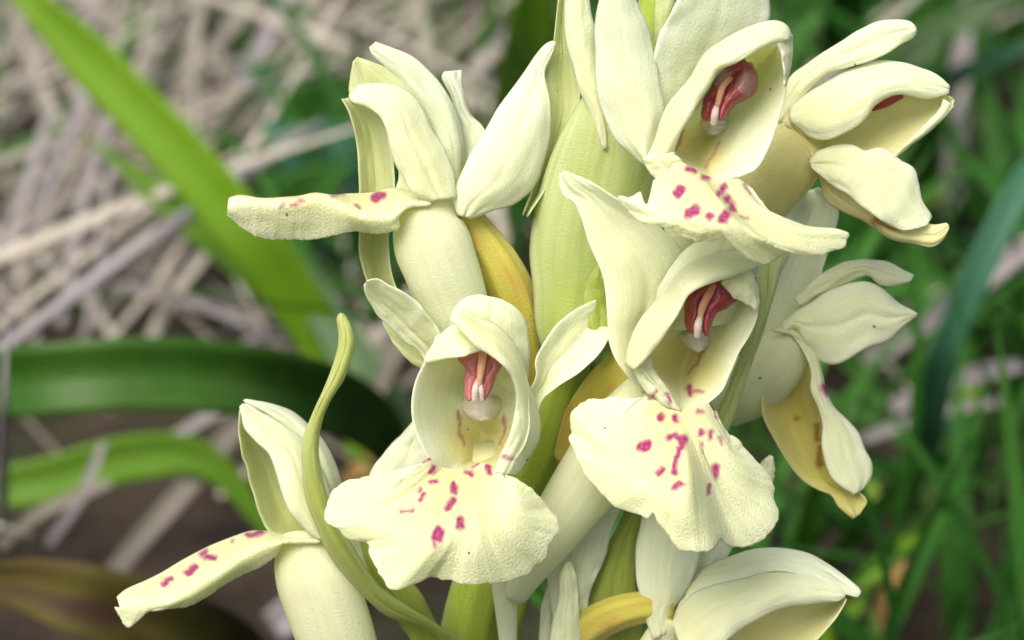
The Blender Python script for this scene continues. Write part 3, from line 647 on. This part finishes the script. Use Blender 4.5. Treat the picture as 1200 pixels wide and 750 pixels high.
# ================= flower C: top, looks up to the viewer
f = flower('topmost front flower with a dark red rounded anther'); o_ = 150
petal('lateral_sepal', f, M['pale'], [(752, 192), (740, 181), (720, 163), (708, 138), (700, 115), (697, 78), (697, 40), (700, 10), (712, -30), (722, -50)], [(764, 188), (770, 165), (776, 145), (779, 126), (773, 97), (767, 65), (760, 34), (750, 10), (738, -30), (728, -50)], ([0, -5, 0, 10, 20], [20, 28, 30, 34, 30], [0, -5, 0, 10, 20]), off=o_ - 30, n=(56, 28))
petal('dorsal_sepal', f, M['pale'], [(775, 140), (769, 95), (767, 65), (771, 42), (785, 18), (805, -20), (830, -50)], [(835, 110), (870, 65), (900, 28), (902, 5), (896, -20), (872, -48), (850, -58)], ([-20, -5, 5, 10, 5], [-30, -20, -15, -10, 0], [-60, -55, -45, -25, 0]), off=o_ - 30, n=(50, 28))
petal('lateral_sepal', f, M['greenish'], [(770, 70), (766, 30), (768, 0), (775, -40)], [(790, 60), (786, 30), (790, 0), (790, -40)], (-70, -60, -70), off=o_, n=(24, 12))
hood(f, [([(905, 40), (870, 58), (838, 84), (818, 115), (800, 145), (785, 168), (790, 185), (815, 204)], [15, 30, 30, 25, 15]),
    ([(908, 48), (878, 70), (846, 96), (826, 124), (806, 150), (794, 170), (800, 188), (824, 206)], [-20, -40, -45, -40, -40, -34, -16, 8]),
    ([(914, 52), (888, 80), (862, 108), (842, 136), (828, 158), (818, 176), (820, 192), (836, 209)], [-40, -78, -84, -62, -96, -92, -56, 4]),
    ([(918, 52), (906, 78), (890, 108), (866, 140), (848, 162), (840, 180), (836, 196), (848, 210)], [-20, -50, -60, -56, -56, -48, -24, 8]),
    ([(926, 45), (927, 68), (923, 92), (918, 120), (910, 148), (900, 175), (886, 198), (866, 207)], [10, 10, 10, 15, 15])], o_,
    [(800, 152, 795, 165, .6), (795, 165, 790, 176, .4), (844, 166, 838, 182, .5), (838, 182, 828, 198, .3)], [(804, 174, 830, 180, 18)])
petal('petal', f, M['petal'], [(752, 192), (766, 168), (777, 131), (802, 99), (825, 65), (846, 47), (870, 33.5), (895, 25), (913, 24.5), (924, 31), (928, 44)], [(790, 178), (799, 152), (812, 130), (823, 112), (834, 95), (842, 82), (860, 74), (876, 66), (891, 57), (905, 51), (922, 47)],
      ([0, 5, 5, 10, 15, 18], [26, 44, 56, 66, 62, 34], [26, 40, 50, 62, 60, 36]), off=o_, n=(64, 24))
petal('petal', f, M['petal'], [(910, 48), (914, 58), (918, 78), (919, 100)], [(928, 40), (929, 60), (926, 80), (921, 102)], (40, 34, 14), off=o_, n=(24, 12))
petal('petal', f, M['petal'], [(752, 186), (758, 198), (772, 212), (786, 222)], [(790, 178), (797, 187), (806, 195), (818, 202)], (14, 28, 24), off=o_, n=(24, 18))
petal('stigma', f, M['stigma'], [(826, 136), (820, 146), (830, 158)], [(850, 138), (852, 148), (842, 158)], (-44, -8, -44), off=o_, n=(18, 16))
petal('anther_sac', f, M['anther'], [(873, 69), (852, 78), (836, 87), (833, 102), (826, 112), (823, 125), (823, 138), (829, 142)], [(876, 74), (866, 86), (854, 94), (846, 104), (840, 114), (836, 126), (833, 136), (831, 142)], (16, 40, 26), off=o_ - 14, n=(40, 20), th=5, spots=[(850, 88, 842, 94, 5)])
petal('anther_sac', f, M['anther'], [(870, 72), (862, 86), (855, 98), (848, 108), (844, 120), (842, 132), (842, 141)], [(880, 73), (888, 88), (886, 104), (877, 116), (862, 123), (853, 133), (846, 141)], (24, 48, 16), off=o_ - 14, n=(40, 20), th=5, spots=[(872, 102, 877, 92, 6)])
tube('connective', f, M['connective'], [(856, 90, 34), (849, 98, 40), (844, 110, 40), (841, 124, 38)], [2.5, 3.6, 4, 3], off=o_ - 14, n=(18, 12))
tube('rostellum', f, M['rostellum'], [(841, 120, 34), (838, 132, 40), (836, 146, 34)], [2.5, 4.4, 3.6], off=o_ - 14, n=(16, 12))
fan('lip', f, M['lip'], [
    ([(766, 212), (782, 202), (795, 190), (808, 195), (822, 203), (836, 209), (850, 210), (862, 209), (870, 213)], [18, 24, 26, 26, 24, 24, 24, 20, 10]),
    ([(758, 240), (775, 250), (795, 252), (818, 256), (838, 256), (856, 258), (874, 268), (892, 276), (905, 272), (916, 266), (920, 262), (912, 258), (895, 246), (880, 228)], [44, 60, 70, 78, 82, 84, 82, 76, 66, 52, 44, 36, 26, 14]),
    ([(750, 224), (735, 232), (724, 230), (726, 236), (743, 255), (760, 263), (785, 268), (798, 276.5), (818, 283), (835, 281.5), (850, 278), (860, 288), (875.5, 302), (896, 310), (908, 305), (922, 295), (936, 299), (956, 300), (976, 294), (990.5, 289), (992, 283), (996, 275), (985, 270), (960, 269), (936, 263), (918, 256.5), (900, 248), (890, 235), (876, 216)],
     [30, 26, 20, 26, 52, 60, 66, 70, 74, 74, 80, 74, 62, 52, 50, 58, 46, 36, 28, 22, 20, 18, 20, 26, 32, 32, 26, 18, 10])],
    off=o_, n=(280, 90), frill=1.6, wave=2, groove=.5,
    spots=[(806, 199, 812, 200, 3), (824, 209, 829, 210, 2.4), (795, 228, 799, 224, 4.6), (808, 251, 814, 247, 5), (849, 219, 846, 224, 3.6), (841, 228, 3), (851, 235, 3.8), (857, 241, 857, 247, 3), (832, 255, 3.4), (846, 258, 850, 253, 4), (868, 255, 875, 257, .8), (871, 218, 877, 229, .8), (855, 209, 862, 209, .6)])
tube('spur', f, M['petal'], [(830, 190, -40), (815, 230, -70), (800, 290, -110), (780, 350, -150)], [32, 30, 24, 14], off=o_)

# ================= flower D: side view, upper left
f = flower('side view flower with a narrow lip jutting out over the bright green blades'); o_ = 0
petal('lateral_sepal', f, M['greenish'], [(440, 345), (428, 325), (421, 285), (421, 228), (420, 203), (418, 165), (410, 133), (400, 116)], [(470, 350), (460, 325), (455, 285), (462, 240), (462, 203), (456, 170), (448, 140), (412, 114)], (-30, -50, -20), off=o_, n=(56, 22))
petal('lateral_sepal', f, M['pale'], [(540, 225), (543, 190), (540, 150), (529, 115), (518, 90), (522, 84)], [(570, 220), (575, 180), (566, 148), (551, 133), (543, 106), (541, 82)], (-40, -30, -40), off=o_)
petal('dorsal_sepal', f, M['pale'], [(525, 225), (518, 185), (503, 142), (485, 115), (468, 93), (450, 76), (436, 63), (433, 55)], [(545, 225), (544, 185), (541, 148), (531, 122), (516, 97), (500, 80), (480, 65), (460, 56), (440, 49)], ([0, -5, -5, 0], [10, 12, 10, 5], [-30, -20, -10, 0]), off=o_)
petal('petal', f, M['greenish'], [(495, 215), (480, 160), (460, 130), (435, 118), (411, 112), (411, 90), (414, 72)], [(525, 205), (515, 160), (500, 130), (482, 105), (456, 82), (433, 72), (418, 67)], ([0, 0, 5, 10], [-5, 0, 5, 8], [-5, -5, 0, 5]), off=o_)
petal('petal', f, M['petal'], [(500, 236), (485, 226), (470, 203), (458, 178), (453, 153), (446, 136), (431, 125.5), (412, 119), (409, 111)], [(534, 232), (533, 204), (526, 185), (511, 158), (498, 135), (486, 115), (468, 102.5), (440, 98), (420, 100)], ([30, 32, 36, 40, 34], [46, 56, 54, 48, 34], [20, 14, 14, 16, 20]), off=o_, n=(56, 26))
petal('lateral_sepal', f, M['pale'], [(536, 252), (531, 233), (536, 214), (550, 185), (570, 150), (593, 112), (613, 87), (628, 63), (640, 51), (648, 48)], [(552, 256), (577, 248), (606, 237), (627, 215), (642, 175), (645.5, 145), (644, 115), (638, 83), (648, 62), (652, 50)], ([15, 10, 0, -5, -5], [32, 40, 34, 16, 2], [10, 5, -5, 5, 0]), off=o_, n=(56, 28))
tube('spur', f, M['petal'], [(505, 232, -10), (500, 260, 0), (512, 300, 0), (530, 350, -10), (550, 400, -25)], [30, 44, 44, 40, 32], off=o_, n=(44, 32))
tube('ovary', f, M['ovary'], [(540, 240, -20), (556, 265, -22), (585, 310, -30), (606, 360, -50), (618, 420, -80), (625, 470, -110)], [14, 20, 25, 26, 24, 20], off=o_, ribs=6, rib=.07, n=(44, 36))
fan('lip', f, M['lip'], [
    ([(505, 232), (485, 226), (461, 221), (435, 226), (408, 227.5), (385, 229.5), (360, 230.5), (330, 232.5), (304, 234), (293, 231), (279, 229.5), (268, 233)], [0, -8, -14, -18, -20, -22, -22, -20, -14, -8, 0, 6]),
    ([(505, 238), (480, 240), (460, 251), (436, 251), (415, 247), (390, 236), (370, 232), (350, 237), (325, 239), (300, 238), (284, 238), (267, 240)], [30, 34, 50, 52, 50, 46, 44, 44, 42, 40, 36, 26]),
    ([(505, 240), (475, 244), (466, 256), (467.5, 267), (453, 273), (435, 274), (415, 271), (393, 276), (368, 280.5), (335, 281), (310, 279), (290, 272), (275, 260), (266, 253)], [26, 30, 42, 44, 36, 34, 34, 28, 20, 18, 18, 18, 16, 20])],
    off=o_, n=(180, 60), frill=1.2, wave=2, spots=[(440, 234, 448, 231, 4), (388, 231, 402, 230, 1.2), (417, 243, 421, 245, 1.8), (352, 237.5, 357, 236.5, 1), (341, 240, 348, 239, 1.2), (330, 242, 333, 241, 1)])
petal('hood_wall', f, M['petal'], [(460, 232), (468, 205), (462, 180), (455, 160)], [(505, 235), (500, 205), (480, 180), (465, 160)], (-14, -10, 10), off=o_, n=(24, 14))

# ================= flower E: side view, lower left
f = flower('side view flower with a drooping lip behind the long curled bract'); o_ = -70
petal('hood_wall', f, M['greenish'], [(345, 640), (313, 621), (305, 603), (295, 573), (290, 548), (284, 535), (280, 510), (281, 480)], [(372, 640), (362, 610), (352, 585), (338, 560), (325, 535), (308, 515), (296, 496), (286, 476)], ([-20, -10, 0, 10], [-50, -50, -40, 5], [-10, -10, 0, 10]), off=o_)
petal('dorsal_sepal', f, M['pale'], [(375, 640), (372, 590), (355, 530), (330, 500), (308, 484), (290, 474), (285, 469)], [(402, 640), (402, 590), (395, 547), (378, 514), (360, 496), (345, 484), (327, 476), (305, 470), (288, 468)], ([-10, -10, -10, 0], [0, 5, 5, 2], [-40, -35, -25, -5]), off=o_)
petal('petal', f, M['petal'], [(372, 632), (358, 621), (338, 596), (328, 573), (321, 548), (314, 529), (300, 518), (287, 503), (283, 485), (281, 476)], [(392, 636), (390, 590), (378, 550), (353, 513), (333, 500), (310, 485), (290, 474.5), (284, 473)], ([30, 34, 36, 34, 24], [44, 50, 46, 36, 22], [0, 0, 5, 10, 14]), off=o_, n=(56, 24))
tube('spur', f, M['petal'], [(355, 625, 0), (358, 655, 5), (378, 700, 0), (398, 760, -15), (415, 820, -35)], [24, 44, 46, 44, 36], off=o_, n=(44, 32))
fan('lip', f, M['lip'], [
    ([(375, 630), (350, 628), (333, 627), (313, 623), (295, 622.5), (270, 630.5), (245, 640.5), (215, 656), (190, 671), (170, 681), (148, 691), (137, 700)], [0, -6, -10, -14, -16, -18, -18, -16, -12, -6, 0, 4]),
    ([(375, 634), (345, 634), (325, 636), (305, 640), (283, 651), (260, 666), (232, 683), (212, 697), (192, 704), (172, 706), (156, 708), (140, 712)], [30, 34, 44, 48, 48, 48, 46, 44, 42, 44, 44, 30]),
    ([(375, 636), (345, 636), (326, 636), (328.5, 643), (325, 649), (308, 662), (290, 671), (265, 683.5), (240, 701), (220, 711), (200, 712.5), (183, 716), (168, 718), (158, 731), (150, 735), (142, 726), (135, 711)], [26, 30, 42, 40, 36, 32, 30, 28, 26, 24, 26, 30, 40, 40, 34, 26, 20])],
    off=o_, n=(180, 60), frill=1.0, wave=2, spots=[(291, 629, 308, 626, 2.6), (272, 638, 274, 635, 1.2), (237, 652, 242, 647, 2.4), (243, 655, 251, 655, 3), (221, 673, 230, 667, 3.4), (192, 686, 201, 680, 3)])
petal('lateral_sepal', f, M['pale'], [(433, 575), (433, 555), (452, 528), (475, 504), (484, 494)], [(510, 580), (505, 548), (505, 525), (498, 505), (490, 494)], (-40, -22, -30), off=o_)
petal('lateral_sepal', f, M['pale'], [(405, 690), (405, 650), (400, 620)], [(450, 690), (445, 650), (425, 610)], (-80, -70, -80), off=o_)

# ================= flower F: right, upper
f = flower('side flower high on the spike with a broad folded lip turned away'); o_ = 10
petal('lateral_sepal', f, M['petal'], [(905, 130), (927, 88), (945, 75), (965, 60), (988, 47), (1005, 35), (1030, 26), (1055, 23), (1068, 26), (1074, 33)], [(920, 150), (936, 122), (944, 110), (953, 98), (968, 87), (993, 80), (1020, 71), (1035, 64), (1056, 52.5), (1070, 44), (1074, 37)], ([-30, -20, -15, -10, -10], [-15, 0, 5, 5, -5], [-25, -10, 0, 5, -8]), off=o_)
petal('petal', f, M['yellow'], [(930, 120), (970, 105), (1010, 95), (1050, 92), (1085, 100), (1110, 112), (1116, 115)], [(935, 185), (970, 190), (1020, 190), (1050, 182), (1080, 160), (1100, 143), (1115, 128), (1118, 117)], ([-45, -45, -35, 0], [-50, -60, -50, 0], [-10, 0, 5, 0]), off=o_, n=(50, 26))
petal('petal', f, M['petal'], [(926, 128), (945, 108), (972, 92.5), (1000, 79), (1030, 71), (1055.5, 72), (1080, 80), (1100, 90), (1113, 101)], [(926, 140), (934, 148), (948, 161), (968, 163.5), (993, 154), (1015, 138), (1025, 125), (1043, 114), (1060, 110), (1088, 116.5), (1112, 110)], ([-15, -15, -10, 0], [20, 36, 34, 8], [15, 24, 20, 4]), off=o_, n=(56, 26))
petal('petal', f, M['petal'], [(1060, 170), (1080, 150), (1098, 132), (1106, 116)], [(1050, 182), (1080, 161), (1101, 144), (1118, 124)], (4, 14, 4), off=o_, n=(24, 10))
tube('anther_sac', f, M['anther'], [(1022, 128, -26), (1040, 119, -18), (1058, 112, -22)], [3, 6, 3], off=o_, n=(16, 12))
tube('spur', f, M['yellow'], [(952, 160, -10), (935, 175, -18), (912, 200, -36), (885, 235, -60), (860, 280, -95)], [30, 42, 40, 34, 24], off=o_, n=(40, 30))
petal('lip', f, M['yellow'], [(920, 145), (940, 170), (962, 214), (968, 236), (985, 248), (1010, 258), (1025, 268), (1045, 281.5), (1073, 286.5), (1093, 289), (1106, 280), (1112, 268)], [(930, 140), (948, 168), (962, 195), (990, 220), (1018, 240), (1038, 255), (1062, 264), (1084, 262), (1096, 264), (1110, 261.5), (1112, 264)], ([0, -5, -10, -10, 0, 4], [10, 6, 0, 0, 8, 8], [14, 12, 10, 6, 4, 4]), off=o_, n=(56, 20), spots=[(1025, 258, 1050, 268, 3), (935, 196, 955, 205, 3)])
petal('lip_lobe', f, M['petal'], [(948, 188), (957, 178), (975, 171), (998, 170.5), (1013, 177.5), (1028, 172), (1045, 177), (1055, 187), (1071, 198), (1076, 215), (1081, 233), (1092, 255)], [(951, 196), (968, 211), (985, 223), (1000, 234), (1015, 245), (1035, 259), (1048, 266), (1061, 270), (1075, 268), (1087, 263)], ([14, 6, 0, -5, 0], [28, 32, 32, 26, 14], [20, 24, 26, 24, 14]), off=o_, n=(56, 26), ruf=1.5, wave=4)

# ================= flower G: right, middle, farther round the stem
f = flower('drooping side flower with an olive shaded lip beside the thick grass'); o_ = -120
petal('lateral_sepal', f, M['pale'], [(885, 420), (872, 380), (880, 340), (895, 310), (915, 262), (928, 238), (940, 226)], [(950, 400), (958, 350), (962, 325), (972, 292), (982, 255), (978, 232), (958, 220)], (-10, -30, -10), off=o_)
petal('lateral_sepal', f, M['petal'], [(896, 262), (898, 248), (912, 236), (924, 231)], [(922, 275), (928, 258), (931, 245), (929, 234)], (70, 80, 70), off=o_, n=(20, 12))
petal('petal', f, M['petal'], [(930, 350), (958, 324), (975, 314), (996, 306), (1018, 303.5), (1036, 306), (1051, 311), (1061, 317), (1071, 323)], [(940, 362), (955, 348), (970, 344), (988, 335), (1003, 326), (1018, 323), (1030, 333), (1046, 335.5), (1066, 331)], (-5, 8, -5), off=o_)
petal('petal', f, M['petal'], [(915, 380), (938, 362), (960, 348), (983, 336), (1010, 330), (1030, 336), (1051, 353), (1070, 364), (1075, 368)], [(920, 395), (933, 386), (945, 408), (960, 423), (976, 427), (996, 420), (1016, 408), (1041, 398), (1061, 380), (1074, 371)], ([0, 5, 5, 0], [18, 30, 26, 4], [5, 10, 8, 0]), off=o_, n=(50, 26))
tube('spur', f, M['petal'], [(935, 395, -10), (915, 420, -20), (890, 445, -40), (850, 480, -80)], [26, 36, 36, 24], off=o_, n=(36, 28))
petal('lip', f, M['shadedlip'], [(900, 430), (893, 460), (893, 475), (896, 494), (910, 520), (925, 543), (940, 563), (958, 574), (975, 581), (984, 594), (1000, 608)], [(950, 425), (957, 460), (963, 480), (968, 505), (972, 530), (980, 550), (990, 565), (1002, 574), (1012, 580), (1017, 588), (1008, 602)], ([-10, -14, -10, 0, 4], [-30, -36, -26, -6, 6], [4, 4, 4, 4, 4]), off=o_, n=(56, 26), spots=[(958, 500, 960, 515, 3), (962, 525, 962, 545, 3), (935, 490, 3)])
petal('lip_lobe', f, M['petal'], [(905, 388), (925, 392), (942, 412), (950, 434), (950, 456), (959, 476), (965, 498), (963, 518), (965, 538), (973, 558), (985, 570), (1000, 580)], [(915, 384), (936, 390), (955, 412), (963, 435), (968, 455), (977, 477), (990, 490), (1005.5, 507.5), (1013, 525), (1021.5, 543), (1020, 560), (1008, 576)], ([10, 12, 16, 20, 16], [18, 22, 30, 30, 18], [6, 6, 8, 8, 8]), off=o_, n=(60, 22), wave=3, spots=[(965, 452, 968, 462, 3)])
petal('lateral_sepal', f, M['petal'], [(880, 560), (893, 540), (902, 533)], [(905, 570), (908, 555), (906, 535)], (-10, 0, -10), off=o_ + 60, n=(20, 12))

# ================= the strip of green bract beside flower B
petal('bract', plant, M['bract'], [(810, 540), (842, 480), (858, 440), (875, 400), (890, 355), (884, 315), (890, 300), (905, 285)], [(830, 550), (855, 500), (872, 455), (889, 405), (903, 360), (914, 320), (924, 295), (922, 270)], (20, 28, 18), n=(44, 16), th=6)

# ================= flower H: bottom right, seen from the side and above
f = flower('lowest flower arching out sideways under the ridged lip'); o_ = -40
tube('ovary', f, M['ovary'], [(790, 715, 0), (755, 712, -8), (715, 722, -20), (680, 745, -40), (640, 800, -80)], [14, 19, 21, 21, 18], off=o_, ribs=6, rib=.06)
petal('lateral_sepal', f, M['pale'], [(765, 750), (757, 727), (752, 705), (745, 672), (745, 642), (752, 607), (765, 575), (780, 560)], [(785, 740), (790, 714), (802, 695), (813, 672), (822, 646), (830, 610), (815, 580), (790, 562)], ([0, -10, -20, -30], [20, 26, 16, -5], [0, 0, -10, -30]), off=o_, n=(50, 26))
petal('lateral_sepal', f, M['pale'], [(800, 700), (812, 675), (822, 645), (840, 615)], [(815, 700), (832, 674), (850, 655), (865, 630)], (-30, -20, -30), off=o_)
petal('dorsal_sepal', f, M['pale'], [(800, 700), (808, 684), (822, 667), (847, 655), (877, 645), (910, 642.5), (940, 647), (965, 657), (990, 675), (1009, 693), (1008, 697)], [(800, 712), (812, 696), (840, 684), (877, 676), (910, 670), (940, 673), (965, 684), (985, 694), (1000, 699), (1006, 699)], ([-20, -25, -20, 0], [10, 16, 10, 4], [10, 14, 12, 4]), off=o_, n=(56, 22))
petal('petal', f, M['petal'], [(785, 725), (791, 715), (800, 700), (827, 685), (865, 675.5), (900, 668), (935, 669), (965, 679), (985, 687), (992, 696)], [(810, 790), (835, 765), (872, 735), (895, 722), (920, 711), (952, 707.5), (980, 705), (990, 700)], ([0, 5, 5, 5], [44, 56, 48, 12], [34, 40, 36, 10]), off=o_, n=(56, 28))
petal('petal', f, M['yellow'], [(850, 740), (900, 705), (950, 692), (990, 698)], [(860, 800), (920, 785), (965, 742), (982, 722), (992, 702)], (-20, -35, 10), off=o_, n=(40, 22))
tube('spur', f, M['petal'], [(790, 725, 0), (770, 760, -20), (755, 800, -40)], [18, 22, 18], off=o_, n=(24, 20))

# ================= lower flower, mostly hidden in the middle of the spike
f = flower('half hidden flower low between the two front lips'); o_ = -60
petal('lateral_sepal', f, M['pale'], [(655, 760), (646, 710), (642, 660), (655, 625), (690, 595)], [(690, 740), (690, 700), (708, 655), (722, 610), (735, 580)], (-30, -15, -25), off=o_)
petal('petal', f, M['petal'], [(640, 780), (647, 735), (655, 700), (657, 672), (662, 658)], [(680, 780), (680, 735), (678, 700), (676, 675), (668, 658)], (0, 14, 0), off=o_)
petal('petal', f, M['pale'], [(672, 640), (640, 690), (632, 735), (630, 780)], [(690, 630), (660, 690), (650, 735), (645, 780)], (-50, -40, -50), off=o_)

# ================= tall petals rising behind the topmost flower
f = flower('flower at the back of the spike behind the topmost one'); o_ = 40
petal('lateral_sepal', f, M['petal'], [(706, 175), (690, 130), (680, 108), (673, 85), (664, 48), (662, 12), (668, -40)], [(712, 175), (710, 130), (702, 95), (697, 60), (697, 35), (691, 10), (690, -40)], (-10, 8, -10), off=o_)
